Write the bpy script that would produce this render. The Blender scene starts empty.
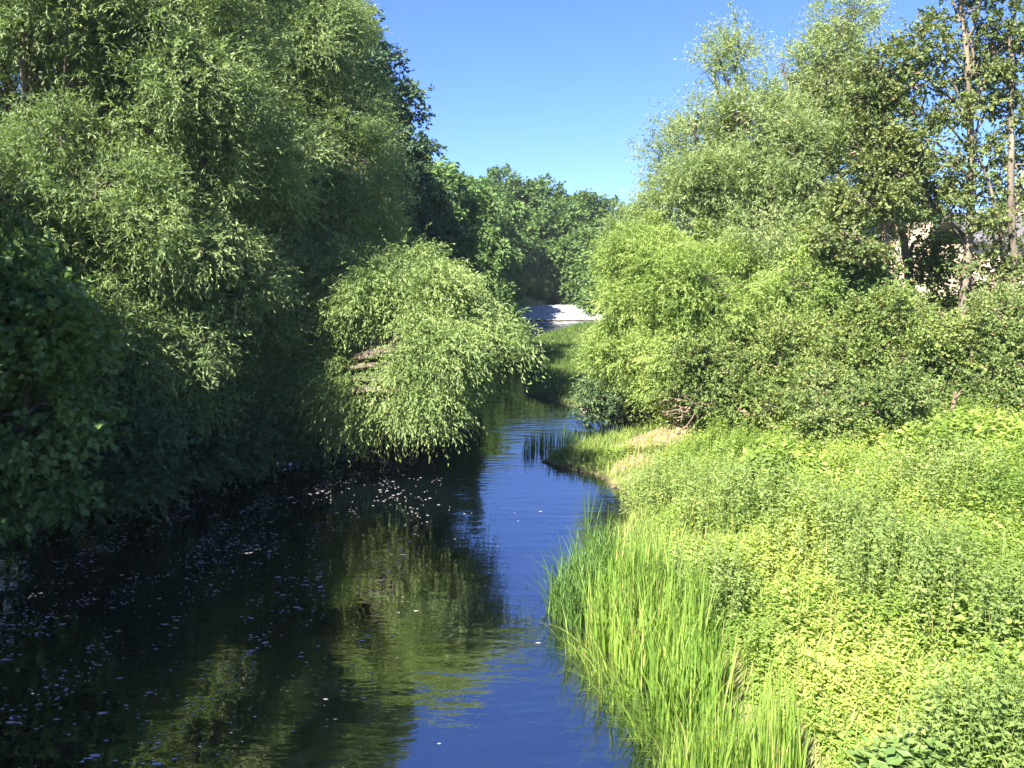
import bpy, math, mathutils
import numpy as np

S = bpy.context.scene
COL = S.collection
rad = math.radians
PI = math.pi
CAM_H = 6.0
PITCH = rad(8.2)
FPX = 790.0
SUN_EL, SUN_ROT = rad(47), rad(-143)
UP = np.array([0., 0., 1.])

# ------------------------------------------------------------------ camera maths (where things of the photo stand in metres)
def ray(px, py):
    a = (px - 512) / FPX; b = (384 - py) / FPX
    return np.array([a, math.cos(PITCH) + b * math.sin(PITCH), -math.sin(PITCH) + b * math.cos(PITCH)])

def P(px, py, Y):
    r = ray(px, py); t = Y / r[1]
    return np.array([r[0] * t, Y, CAM_H + r[2] * t])

def G(px, py, z=0.):
    r = ray(px, py); t = (z - CAM_H) / r[2]
    return np.array([r[0] * t, r[1] * t, z])

def nrm(v):
    v = np.asarray(v, float)
    return v / np.maximum(np.linalg.norm(v, axis=-1, keepdims=True), 1e-9)

# ------------------------------------------------------------------ object helpers
def link(name, me, mat=None, parent=None):
    o = bpy.data.objects.new(name, me); COL.objects.link(o)
    if mat is not None: me.materials.append(mat)
    if parent is not None:
        o.parent = parent
        o.location = -parent.location      # meshes are written in world metres
    return o

def thing(name, label, cat, loc, group=None):
    o = bpy.data.objects.new(name, None); COL.objects.link(o)
    o.location = [float(v) for v in loc]; o.empty_display_size = .3
    o['label'] = label; o['category'] = cat
    if group: o['group'] = group
    return o

def tag(o, label=None, cat=None, group=None, kind=None):
    if label: o['label'] = label
    if cat: o['category'] = cat
    if group: o['group'] = group
    if kind: o['kind'] = kind
    return o

def mesh_np(name, verts, faces, tone=None, smooth=False):
    """verts (N,3); faces (M,k) all of one size, or a list of such arrays"""
    if not isinstance(faces, list): faces = [faces]
    faces = [f for f in faces if len(f)]
    me = bpy.data.meshes.new(name)
    me.vertices.add(len(verts)); me.vertices.foreach_set('co', np.asarray(verts, np.float32).ravel())
    loops = np.concatenate([f.ravel() for f in faces]).astype(np.int32)
    tot = np.concatenate([np.full(len(f), f.shape[1], np.int32) for f in faces])
    start = np.concatenate([[0], np.cumsum(tot)[:-1]]).astype(np.int32)
    me.loops.add(len(loops)); me.loops.foreach_set('vertex_index', loops)
    me.polygons.add(len(tot)); me.polygons.foreach_set('loop_start', start)
    me.polygons.foreach_set('loop_total', tot)
    me.polygons.foreach_set('use_smooth', np.full(len(tot), bool(smooth)))
    if tone is not None:
        at = me.attributes.new('tone', 'FLOAT', 'FACE')
        at.data.foreach_set('value', np.asarray(tone, np.float32))
    me.update(calc_edges=True)
    return me

class Acc:
    """collects pieces with equal face size into one mesh"""
    def __init__(self): self.v = []; self.f = []; self.t = []; self.n = 0
    def add(self, v, f, t=None):
        self.v.append(v); self.f.append(f + self.n); self.n += len(v)
        self.t.append(np.full(len(f), .5) if t is None else t)
    def mesh(self, name, smooth=False):
        v = np.concatenate(self.v)
        ks = {}
        order = []
        for f, t in zip(self.f, self.t):
            ks.setdefault(f.shape[1], []).append((f, t))
        fs = []; ts = []
        for k, l in ks.items():
            fs.append(np.concatenate([a for a, b in l])); ts.append(np.concatenate([b for a, b in l]))
        return mesh_np(name, v, fs, np.concatenate(ts), smooth)

def tube(acc, pts, r0, r1, sides=7, rng=None, wob=0., flare=0.):
    pts = np.asarray(pts, float); n = len(pts)
    tan = nrm(np.gradient(pts, axis=0))
    ref = np.array([.31, .17, .93]); ref = ref if abs(tan[0] @ ref) < .9 else np.array([1., 0., .1])
    a = nrm(np.cross(tan, ref)); b = np.cross(tan, a)
    t = np.linspace(0, 1, n); r = r0 + (r1 - r0) * t ** .8
    if flare: r = r * (1 + flare * np.exp(-t * 14))
    if rng is not None and wob: r = r * (1 + rng.normal(0, wob, n))
    th = np.arange(sides) * 2 * PI / sides
    rr = r[:, None] * (1 + (rng.normal(0, wob, (n, sides)) if rng is not None and wob else 0))
    v = pts[:, None] + rr[..., None] * (a[:, None] * np.cos(th)[None, :, None] + b[:, None] * np.sin(th)[None, :, None])
    i = np.arange(n - 1)[:, None] * sides; j = np.arange(sides)[None]
    f = np.stack([i + j, i + (j + 1) % sides, i + sides + (j + 1) % sides, i + sides + j], -1).reshape(-1, 4)
    acc.add(v.reshape(-1, 3), f)
    if r1 > .012:                                  # close the end
        acc.add(v[-1], np.arange(sides)[None])

def bez(p0, p1, p2, n=8):
    t = np.linspace(0, 1, n)[:, None]
    return (1 - t) ** 2 * p0 + 2 * t * (1 - t) * p1 + t ** 2 * p2

def wobble(rng, pts, amp):
    n = len(pts); k = rng.normal(0, amp, (n, 3)); k = np.cumsum(k, 0); k -= np.linspace(0, 1, n)[:, None] * k[-1]
    k[0] = 0
    return pts + k

def leaf_quads(pos, d, n, L, W, fold=.18):
    """one pointed, slightly folded leaf per row"""
    d = nrm(d); n = nrm(n - (n * d).sum(-1, keepdims=True) * d); s = np.cross(d, n)
    L = L[:, None]; W = W[:, None]
    mid = pos + d * L * .45
    v = np.stack([pos, mid + s * W * .5 + n * W * fold, pos + d * L, mid - s * W * .5 + n * W * fold], 1)
    f = np.arange(len(pos) * 4).reshape(-1, 4)
    return v.reshape(-1, 3), f

# ------------------------------------------------------------------ materials
def new_mat(name):
    m = bpy.data.materials.new(name); m.use_nodes = True
    nt = m.node_tree; nt.nodes.clear()
    return m, nt, nt.nodes, nt.links

def ramp(N, stops):
    r = N.new('ShaderNodeValToRGB'); e = r.color_ramp.elements
    while len(e) > 1: e.remove(e[-1])
    e[0].position, e[0].color = stops[0][0], (*stops[0][1], 1)
    for p, c in stops[1:]:
        x = e.new(p); x.color = (*c, 1)
    return r

def mixc(N, Lk, fac, a, b, mode='MIX'):
    m = N.new('ShaderNodeMix'); m.data_type = 'RGBA'; m.blend_type = mode
    for sock, v in ((m.inputs[0], fac), (m.inputs[6], a), (m.inputs[7], b)):
        if hasattr(v, 'links'): Lk.new(v, sock)
        elif isinstance(v, (int, float)): sock.default_value = v
        else: sock.default_value = (*v, 1)
    return m.outputs[2]

def noise(N, Lk, vec, scale, detail=4., rough=.55, out=0):
    n = N.new('ShaderNodeTexNoise'); n.inputs['Scale'].default_value = scale
    n.inputs['Detail'].default_value = detail; n.inputs['Roughness'].default_value = rough
    if vec is not None: Lk.new(vec, n.inputs['Vector'])
    return n.outputs[out]

def leaf_mat(name, c0, c1, c2, trans=.35, spec=.25, patch=.35, tint=None, dead=None, rough=.55):
    m, nt, N, Lk = new_mat(name)
    at = N.new('ShaderNodeAttribute'); at.attribute_name = 'tone'
    geo = N.new('ShaderNodeNewGeometry')
    nz = noise(N, Lk, geo.outputs['Position'], patch, 3.)
    add = N.new('ShaderNodeMath'); add.operation = 'MULTIPLY_ADD'
    Lk.new(nz, add.inputs[0]); add.inputs[1].default_value = 1.1
    sub = N.new('ShaderNodeMath'); sub.operation = 'MULTIPLY_ADD'
    Lk.new(at.outputs['Fac'], sub.inputs[0]); sub.inputs[1].default_value = .8; sub.inputs[2].default_value = -.45
    Lk.new(sub.outputs[0], add.inputs[2])
    stops = [(.12, c0), (.5, c1), (.88, c2)]
    r = ramp(N, stops); Lk.new(add.outputs[0], r.inputs[0])
    col = r.outputs[0]
    if dead is not None:                              # the odd yellowed or browned leaf
        gt = N.new('ShaderNodeMath'); gt.operation = 'GREATER_THAN'; gt.inputs[1].default_value = .975
        Lk.new(at.outputs['Fac'], gt.inputs[0])
        col = mixc(N, Lk, gt.outputs[0], col, dead)
    p = N.new('ShaderNodeBsdfPrincipled'); p.inputs['Roughness'].default_value = rough
    p.inputs['Specular IOR Level'].default_value = spec
    Lk.new(col, p.inputs['Base Color'])
    tr = N.new('ShaderNodeBsdfTranslucent')
    tcol = mixc(N, Lk, 1., col, tint or (1.25, 1.2, .55), 'MULTIPLY')
    Lk.new(tcol, tr.inputs[0])
    mx = N.new('ShaderNodeMixShader'); mx.inputs[0].default_value = trans
    Lk.new(p.outputs[0], mx.inputs[1]); Lk.new(tr.outputs[0], mx.inputs[2])
    o = N.new('ShaderNodeOutputMaterial'); Lk.new(mx.outputs[0], o.inputs[0])
    return m

def rough_mat(name, stops, scale, rough=.85, bump=.3, bscale=None, stretch=None, spec=.2):
    m, nt, N, Lk = new_mat(name)
    geo = N.new('ShaderNodeNewGeometry'); vec = geo.outputs['Position']
    if stretch:
        mp = N.new('ShaderNodeMapping'); mp.inputs['Scale'].default_value = stretch
        Lk.new(vec, mp.inputs['Vector']); vec = mp.outputs[0]
    nz = noise(N, Lk, vec, scale, 8., .65)
    r = ramp(N, stops); Lk.new(nz, r.inputs[0])
    p = N.new('ShaderNodeBsdfPrincipled'); p.inputs['Roughness'].default_value = rough
    p.inputs['Specular IOR Level'].default_value = spec
    Lk.new(r.outputs[0], p.inputs['Base Color'])
    b = N.new('ShaderNodeBump'); b.inputs['Strength'].default_value = bump; b.inputs['Distance'].default_value = .05
    Lk.new(noise(N, Lk, vec, bscale or scale * 3, 6., .7), b.inputs['Height']); Lk.new(b.outputs[0], p.inputs['Normal'])
    o = N.new('ShaderNodeOutputMaterial'); Lk.new(p.outputs[0], o.inputs[0])
    return m

M = {}
M['willow']   = leaf_mat('willow_leaf', (.11, .172, .068), (.19, .268, .10), (.305, .38, .158), .35, .4, tint=(1.15, 1.18, .65))
M['willow_b'] = leaf_mat('overhanging_willow_leaf', (.13, .20, .064), (.215, .30, .098), (.325, .405, .15), .36, .4, tint=(1.1, 1.15, .65))
M['willow_r'] = leaf_mat('bright_willow_leaf', (.16, .245, .06), (.26, .365, .098), (.38, .47, .16), .42, .3)
M['willow_t'] = leaf_mat('tall_willow_leaf', (.155, .23, .09), (.245, .325, .135), (.35, .42, .20), .42, .3)
M['dark']     = leaf_mat('dark_leaf', (.035, .075, .042), (.06, .115, .06), (.10, .165, .08), .25, .3)
M['ash']      = leaf_mat('mixed_leaf', (.06, .115, .04), (.10, .17, .055), (.17, .24, .075), .32, .3)
M['thorn_b']  = leaf_mat('yellowish_shrub_leaf', (.12, .18, .045), (.20, .275, .075), (.31, .37, .125), .36, .3, dead=(.28, .22, .11))  # lighter, yellower leaf that sets some bushes apart
M['alder']    = leaf_mat('alder_leaf', (.09, .135, .048), (.155, .205, .07), (.25, .30, .11), .33, .3, dead=(.22, .15, .06))
M['thorn']    = leaf_mat('hawthorn_leaf', (.085, .14, .04), (.155, .22, .065), (.26, .32, .11), .33, .3, dead=(.25, .19, .10))
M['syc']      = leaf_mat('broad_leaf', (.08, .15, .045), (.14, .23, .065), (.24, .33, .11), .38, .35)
M['shade']    = leaf_mat('shaded_bush_leaf', (.055, .10, .055), (.09, .15, .07), (.15, .215, .095), .32, .3)  # leaf colour itself darkened for bushes that stand in shade
M['herb']     = leaf_mat('herb_leaf', (.14, .235, .045), (.25, .355, .075), (.40, .475, .125), .42, .25, .5, dead=(.40, .34, .12))
M['nettle']   = leaf_mat('nettle_leaf', (.145, .22, .06), (.225, .31, .09), (.31, .385, .135), .40, .25, .6)
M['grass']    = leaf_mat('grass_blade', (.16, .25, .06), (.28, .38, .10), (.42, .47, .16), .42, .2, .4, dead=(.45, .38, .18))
M['dgrass']   = leaf_mat('shaded_grass_blade', (.06, .11, .03), (.10, .17, .04), (.17, .23, .06), .40, .2, .4)  # darker copy of the grass, with the shade put into its colour
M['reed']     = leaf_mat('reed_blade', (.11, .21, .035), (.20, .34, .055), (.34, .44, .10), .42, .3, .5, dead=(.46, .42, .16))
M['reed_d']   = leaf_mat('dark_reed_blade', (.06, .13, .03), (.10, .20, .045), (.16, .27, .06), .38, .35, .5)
for k, f in (('far_a', 1.), ('far_b', .9), ('far_c', 1.0)):
    M[k] = leaf_mat('distant_leaf_' + {'far_a': 'green', 'far_b': 'dark', 'far_c': 'pale'}[k],
                    (.065*f, .125*f, .04*f), (.115*f, .20*f, .06*f), (.19*f, .28*f, .085*f), .32, .25, .12)
M['bark']   = rough_mat('bark', [(.3, (.05, .04, .03)), (.55, (.14, .115, .09)), (.75, (.24, .21, .17))], 3., .9, .8, 9., (1, 1, .25))
M['palebark'] = rough_mat('pale_bark', [(.3, (.07, .06, .045)), (.5, (.18, .15, .115)), (.72, (.32, .27, .21))], 3., .85, .7, 9., (1, 1, .3))
M['deadwood'] = rough_mat('dead_wood', [(.3, (.10, .075, .055)), (.5, (.22, .17, .12)), (.72, (.36, .29, .22))], 4., .9, .8, 12.)
M['stone']  = rough_mat('river_stone', [(.3, (.16, .13, .10)), (.55, (.30, .26, .21)), (.75, (.42, .38, .32))], 5., .8, .5)
M['mud']    = rough_mat('wet_mud', [(.3, (.03, .024, .016)), (.7, (.09, .07, .05))], 4., .55, .4)

# ------------------------------------------------------------------ sky, sun, camera
w = bpy.data.worlds.new("World"); S.world = w; w.use_nodes = True
wn = w.node_tree; bg = wn.nodes['Background']
sky = wn.nodes.new('ShaderNodeTexSky'); sky.sky_type = 'NISHITA'; sky.sun_disc = False
sky.sun_elevation = SUN_EL; sky.sun_rotation = SUN_ROT
sky.air_density = 1.0; sky.dust_density = .25; sky.ozone_density = 3.0; sky.altitude = 50
tnt = wn.nodes.new('ShaderNodeMix'); tnt.data_type = 'RGBA'; tnt.blend_type = 'MULTIPLY'; tnt.inputs[0].default_value = 1.
tnt.inputs[7].default_value = (.50, .66, 1.18, 1)          # deep clear-day blue
wn.links.new(sky.outputs[0], tnt.inputs[6]); wn.links.new(tnt.outputs[2], bg.inputs[0]); bg.inputs[1].default_value = .0555
sd = np.array([math.sin(SUN_ROT) * math.cos(SUN_EL), math.cos(SUN_ROT) * math.cos(SUN_EL), math.sin(SUN_EL)])
sl = bpy.data.lights.new('sun', 'SUN'); sl.energy = 5.; sl.angle = rad(.53); sl.color = (1., .93, .80)
so = bpy.data.objects.new('sun', sl); COL.objects.link(so)
so.rotation_euler = mathutils.Vector(-sd).to_track_quat('-Z', 'Y').to_euler(); so.location = (sd * 60).tolist()
cd = bpy.data.cameras.new('camera'); co = bpy.data.objects.new('camera', cd); COL.objects.link(co); S.camera = co
co.location = (0, 0, CAM_H); co.rotation_euler = (PI / 2 - PITCH, 0, 0)
cd.sensor_width = 36; cd.lens = FPX / 1024 * 36; cd.clip_end = 6000; cd.clip_start = .1
S.view_settings.view_transform = 'Standard'; S.view_settings.look = 'None'
S.view_settings.exposure = 2.15; S.view_settings.gamma = 1.
S.view_settings.use_curve_mapping = False
cy = S.cycles
cy.max_bounces = 7; cy.diffuse_bounces = 4; cy.glossy_bounces = 3; cy.transmission_bounces = 4; cy.transparent_max_bounces = 4
cy.use_denoising = True; cy.caustics_reflective = False; cy.caustics_refractive = False
cy.sample_clamp_indirect = 6.

# ------------------------------------------------------------------ terrain
RB = [(-40, 1.6), (5, 1.9), (9, 2.6), (11.5, 1.8), (13.2, 1.35), (15.2, 1.25), (16.6, 2.05), (18.2, 2.75), (20.5, 3.1), (22.6, 2.6),
      (23.4, 1.7), (24.3, 1.0), (25.2, 1.3), (26.3, 2.6), (28.5, 4.6), (30, 4.9), (32, 4.0), (34.5, 2.7), (38, .6), (45, .7), (55, 1.0), (64, 1.3),
      (69, 2.4), (75, 5.), (80, 9.), (90, 12.5), (100, 13), (106, 30), (130, 40)]
LB = [(-40, -11.), (4, -11.2), (9, -12.8), (13, -12.2), (17, -11.), (20, -9.7), (24, -8.3), (28, -7.3), (34, -6.2), (40, -5.6), (50, -4.9), (62, -4.2),
      (72, -3.6), (82, -2.2), (90, .3), (100, 3.8), (104, 4.6), (130, 8)]
def rb(y): return np.interp(y, [a for a, b in RB], [b for a, b in RB])
def lb(y): return np.interp(y, [a for a, b in LB], [b for a, b in LB])
_g = np.random.default_rng(5)
_wv = [(_g.uniform(.15, 1.3), _g.uniform(0, 2 * PI), _g.uniform(0, 2 * PI)) for _ in range(14)]
def rough_field(x, y):
    s = 0
    for k, th, ph in _wv: s = s + np.sin(k * (x * math.cos(th) + y * math.sin(th)) * 1.7 + ph) / (1 + 1.5 * k)
    return s / 4
def sm(x, a, b):
    t = np.clip((x - a) / (b - a), 0, 1); return t * t * (3 - 2 * t)
def height(x, y):
    x = np.asarray(x, float); y = np.asarray(y, float)
    jr = .18 * np.sin(y * 3.1 + x) + .1 * np.sin(y * 7.3)
    dr = x - rb(y) + jr * .6; dl = lb(y) - x + jr * .6
    d = np.maximum(dr, dl)
    bed = -.9 + .9 * sm(d, -1.6, .05)
    hr = .32 * sm(dr, 0, .5) + .75 * sm(dr, .4, 4) + .9 * sm(dr, 3, 10) + 2.6 * sm(dr, 12, 30)
    spit = np.exp(-(((x - 2.2) / 2.6) ** 2 + ((y - 24.6) / 2.0) ** 2)); hr = hr * (1 - .55 * spit * (dr < 4))
    isl = sm(y, 33, 38) * (1 - sm(y, 62, 68)); hr = hr * (1 - .85 * isl * (1 - sm(dr, 5, 12)))
    hl = .35 * sm(dl, 0, .6) + 1.1 * sm(dl, .4, 4) + 1.6 * sm(dl, 3, 12)
    h = np.where(dr > dl, hr, hl)
    h = np.where(d < 0, bed, h + rough_field(x, y) * .22 * sm(d, .3, 4))
    # the wooded hill past the weir
    hill = sm(y, 100, 165) * (9 - 5 * sm(x, 0, 60)) + sm(-x, 14, 60) * sm(y, 50, 120) * 5
    up = 1.75 * sm(y, 97.5, 100.5)                       # the pool above the weir lies higher
    return h + hill + np.where(d < 0, up * .0, up)
xs = np.concatenate([-np.geomspace(2500, 22, 26), np.arange(-21.6, 21.5, .3), np.geomspace(22, 2500, 30)])
ys = np.concatenate([-np.geomspace(600, 8, 12), np.arange(-6, 44, .3), np.arange(44, 112, .8), np.geomspace(113, 4000, 26)])
X, Y = np.meshgrid(xs, ys); Z = height(X, Y)
V = np.stack([X, Y, Z], -1).reshape(-1, 3)
nx = len(xs); i = np.arange(len(ys) - 1)[:, None] * nx + np.arange(nx - 1)[None]
F = np.stack([i, i + 1, i + nx + 1, i + nx], -1).reshape(-1, 4)
m, nt, N, Lk = new_mat('bank_ground')
geo = N.new('ShaderNodeNewGeometry'); pos = geo.outputs['Position']
r1 = ramp(N, [(.3, (.07, .10, .025)), (.5, (.14, .17, .05)), (.7, (.24, .22, .10))]); Lk.new(noise(N, Lk, pos, 1.6, 8., .65), r1.inputs[0])
r2 = ramp(N, [(.3, (.12, .09, .055)), (.55, (.26, .195, .12)), (.75, (.38, .30, .20))]); Lk.new(noise(N, Lk, pos, 5., 8., .7), r2.inputs[0])
def patch_mask(c, rx, ry):
    mp = N.new('ShaderNodeMapping'); mp.vector_type = 'TEXTURE'
    mp.inputs['Location'].default_value = (c[0], c[1], c[2]); mp.inputs['Scale'].default_value = (rx, ry, 3.)
    Lk.new(pos, mp.inputs['Vector'])
    ln = N.new('ShaderNodeVectorMath'); ln.operation = 'LENGTH'; Lk.new(mp.outputs[0], ln.inputs[0])
    ad = N.new('ShaderNodeMath'); ad.operation = 'MULTIPLY_ADD'; Lk.new(noise(N, Lk, pos, 1.4, 5., .65), ad.inputs[0])
    ad.inputs[1].default_value = 1.2; Lk.new(ln.outputs['Value'], ad.inputs[2])
    r = ramp(N, [(.0, (1, 1, 1)), (.62, (1, 1, 1)), (.78, (0, 0, 0))])
    hf = N.new('ShaderNodeMath'); hf.operation = 'MULTIPLY'; hf.inputs[1].default_value = .5; Lk.new(ad.outputs[0], hf.inputs[0])
    Lk.new(hf.outputs[0], r.inputs[0]); return r.outputs[0]
c = r1.outputs[0]
EARTH = [(G(658, 438, .7), 1.9, 1.4), (G(636, 462, .4), .9, .9), (G(690, 415, 1.), 1.0, .8), (G(880, 752, 1.), .35, .2)]
for cc, rx, ry in EARTH: c = mixc(N, Lk, patch_mask(cc, rx, ry), c, r2.outputs[0])
sp = N.new('ShaderNodeSeparateXYZ'); Lk.new(pos, sp.inputs[0])
rw = ramp(N, [(.0, (1, 1, 1)), (.5, (1, 1, 1)), (.62, (0, 0, 0))])                   # wet silt at the waterline
mr = N.new('ShaderNodeMapRange'); mr.inputs[1].default_value = -.5; mr.inputs[2].default_value = .5; Lk.new(sp.outputs[2], mr.inputs[0])
Lk.new(mr.outputs[0], rw.inputs[0])
c = mixc(N, Lk, rw.outputs[0], c, (.045, .036, .024))
p = N.new('ShaderNodeBsdfPrincipled'); p.inputs['Roughness'].default_value = .9; p.inputs['Specular IOR Level'].default_value = .15
Lk.new(c, p.inputs['Base Color'])
b = N.new('ShaderNodeBump'); b.inputs['Strength'].default_value = .7; b.inputs['Distance'].default_value = .08
Lk.new(noise(N, Lk, pos, 7., 7., .7), b.inputs['Height']); Lk.new(b.outputs[0], p.inputs['Normal'])
o = N.new('ShaderNodeOutputMaterial'); Lk.new(p.outputs[0], o.inputs[0])
M['ground'] = m
tag(link('ground', mesh_np('ground', V, F, smooth=True), m), 'uneven grassy river banks and wooded slope', kind='structure')

# ------------------------------------------------------------------ water
def water_mat(name, ripple, base):
    m, nt, N, Lk = new_mat(name)
    geo = N.new('ShaderNodeNewGeometry')
    mp = N.new('ShaderNodeMapping'); mp.inputs['Scale'].default_value = (.55, 1.5, 1); mp.inputs['Rotation'].default_value = (0, 0, rad(12))
    Lk.new(geo.outputs['Position'], mp.inputs['Vector'])
    n1 = noise(N, Lk, mp.outputs[0], 2.6, 3., .5); n2 = noise(N, Lk, mp.outputs[0], .8, 2., .5)
    rip = noise(N, Lk, geo.outputs['Position'], .16, 3., .6)              # where the surface is ruffled
    rr = ramp(N, [(.38, (.12, .12, .12)), (.62, (1, 1, 1))]); Lk.new(rip, rr.inputs[0])
    a = N.new('ShaderNodeMath'); a.operation = 'MULTIPLY'; Lk.new(n1, a.inputs[0]); Lk.new(rr.outputs[0], a.inputs[1])
    s = N.new('ShaderNodeMath'); s.operation = 'MULTIPLY_ADD'; Lk.new(n2, s.inputs[0]); s.inputs[1].default_value = .5; Lk.new(a.outputs[0], s.inputs[2])
    b = N.new('ShaderNodeBump'); b.inputs['Strength'].default_value = 1.; b.inputs['Distance'].default_value = ripple
    Lk.new(s.outputs[0], b.inputs['Height'])
    p = N.new('ShaderNodeBsdfPrincipled'); p.inputs['Base Color'].default_value = (*base, 1)
    p.inputs['Roughness'].default_value = .015; p.inputs['IOR'].default_value = 4.6
    Lk.new(b.outputs[0], p.inputs['Normal'])
    o = N.new('ShaderNodeOutputMaterial'); Lk.new(p.outputs[0], o.inputs[0])
    return m
M['water'] = water_mat('river_water', .016, (.0015, .003, .004))
M['riffle'] = water_mat('broken_water', .16, (.05, .055, .055))
def sheet(name, x0, x1, y0, y1, z, mat, label):
    v = np.array([[x0, y0, z], [x1, y0, z], [x1, y1, z], [x0, y1, z]], float)
    return tag(link(name, mesh_np(name, v, np.array([[0, 1, 2, 3]])), mat), label, kind='structure')
sheet('river_water', -60, 45, -60, 92.5, 0., M['water'], 'dark slow river with blue sky mirrored in it')
sheet('upper_pool_water', -3, 60, 100.4, 135, 1.62, M['water'], 'still water of the pool above the weir')

# ------------------------------------------------------------------ trees
def crown_leaves(acc, wood, rng, lobes, tree, leaf):
    """lobes: (centre, radii, weight); each lobe is broken into clumps, each clump into leafy twigs"""
    Ls, Ws = leaf['L'], leaf['W']
    org = np.mean([l[0] for l in lobes], 0) - UP * .8 if leaf.get('org') is None else leaf['org']
    for c, r, wgt, attach in lobes:
        rm = float(np.mean(r))
        area = 4 * PI * (r[0] * r[2] + r[1] * r[2] + r[0] * r[1]) / 3
        rc = leaf['clump'] * rng.uniform(.75, 1.25)
        nc = max(4, int(area / (rc * rc) * leaf.get('cover', .75)))
        u = nrm(rng.normal(size=(nc, 3)))
        fr = rng.uniform(.35, 1.02, nc) ** .55
        cc = c + u * r * fr[:, None]
        rcs = rc * rng.uniform(.6, 1.35, nc)
        if wood is not None:
            for k in range(nc):
                if rng.random() < leaf.get('branches', .5):
                    p0 = c + (cc[k] - c) * rng.uniform(0, .25) + rng.normal(0, .1, 3) * rm
                    if rng.random() < .4: p0 = attach + (c - attach) * rng.uniform(.8, .97)
                    midp = (p0 + cc[k]) / 2 + rng.normal(0, .12, 3) * rm + UP * .1 * rm
                    tube(wood, bez(p0, midp, cc[k], 6), leaf.get('br', .035) * rng.uniform(.7, 1.4), .007, 4)
        # twigs
        nt = np.maximum(3, (leaf['twigs'] * wgt * (rcs / leaf['clump']) ** 2 * rng.uniform(.5, 1.4, nc)).astype(int))
        idx = np.repeat(np.arange(nc), nt); T = len(idx)
        v = nrm(u[idx] * .55 + rng.normal(size=(T, 3)) * .75 + UP * leaf.get('rise', .25))
        o = cc[idx] + v * (rcs[idx] * rng.uniform(.05, .9, T))[:, None] * np.array([1., 1., leaf.get('flat', 1.)])
        td = nrm(v + u[idx] * .35 + rng.normal(size=(T, 3)) * .35 + UP * leaf.get('rise', .25) * .5)
        td = nrm(td + nrm(o - org) * [1., 1., .5] * leaf.get('outward', .45))      # shoots run outwards from the boughs
        tl = leaf['twig_len'] * rng.uniform(.55, 1.35, T)
        K = leaf['k']
        t = (np.arange(K)[None] + rng.uniform(0, 1, (T, K))) / K
        pos = o[:, None] + td[:, None] * (t * tl[:, None])[..., None]
        pos[..., 2] -= leaf['droop'] * (t ** 2) * tl[:, None]
        tan = td[:, None] - UP * (leaf['droop'] * 2 * t)[..., None]
        sd_ = rng.normal(size=(T, K, 3))
        d = nrm(tan * leaf.get('along', .8) + sd_ * .62 - UP * leaf.get('hang', .15))
        n = nrm(rng.normal(size=(T, K, 3)) * .8 + UP * .8 + u[idx][:, None] * .45)
        ct = rng.normal(0, .13, nc)
        tone = np.clip(.5 + ct[idx][:, None] + rng.normal(0, .18, (T, K)), 0, .97)
        tone = np.where(rng.random((T, K)) < leaf.get('dead', 0.), 1., tone)
        sz = rng.uniform(.65, 1.3, (T, K))
        q, f = leaf_quads(pos.reshape(-1, 3), d.reshape(-1, 3), n.reshape(-1, 3), (Ls * sz).ravel(), (Ws * sz * rng.uniform(.8, 1.2, (T, K))).ravel(), leaf.get('fold', .18))
        acc.add(q, f, tone.ravel())
        if wood is not None and leaf.get('twig_wood', 0) > 0:
            for k in np.nonzero(rng.random(T) < leaf['twig_wood'])[0]:
                tt = np.linspace(-.25, 1, 4)[:, None]
                pp = o[k] + td[k] * tt * tl[k]; pp[:, 2] -= leaf['droop'] * (tt[:, 0] ** 2) * tl[k]
                tube(wood, pp, .008, .003, 3)

def lobe_px(px, py, Yd, rx, ry, rd=None, wgt=1.):
    c = P(px, py, Yd); s = Yd / FPX
    a = rx * s; b_ = ry * s
    return (c, np.array([a, rd if rd else (a + b_) / 2, b_]), wgt)

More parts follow.
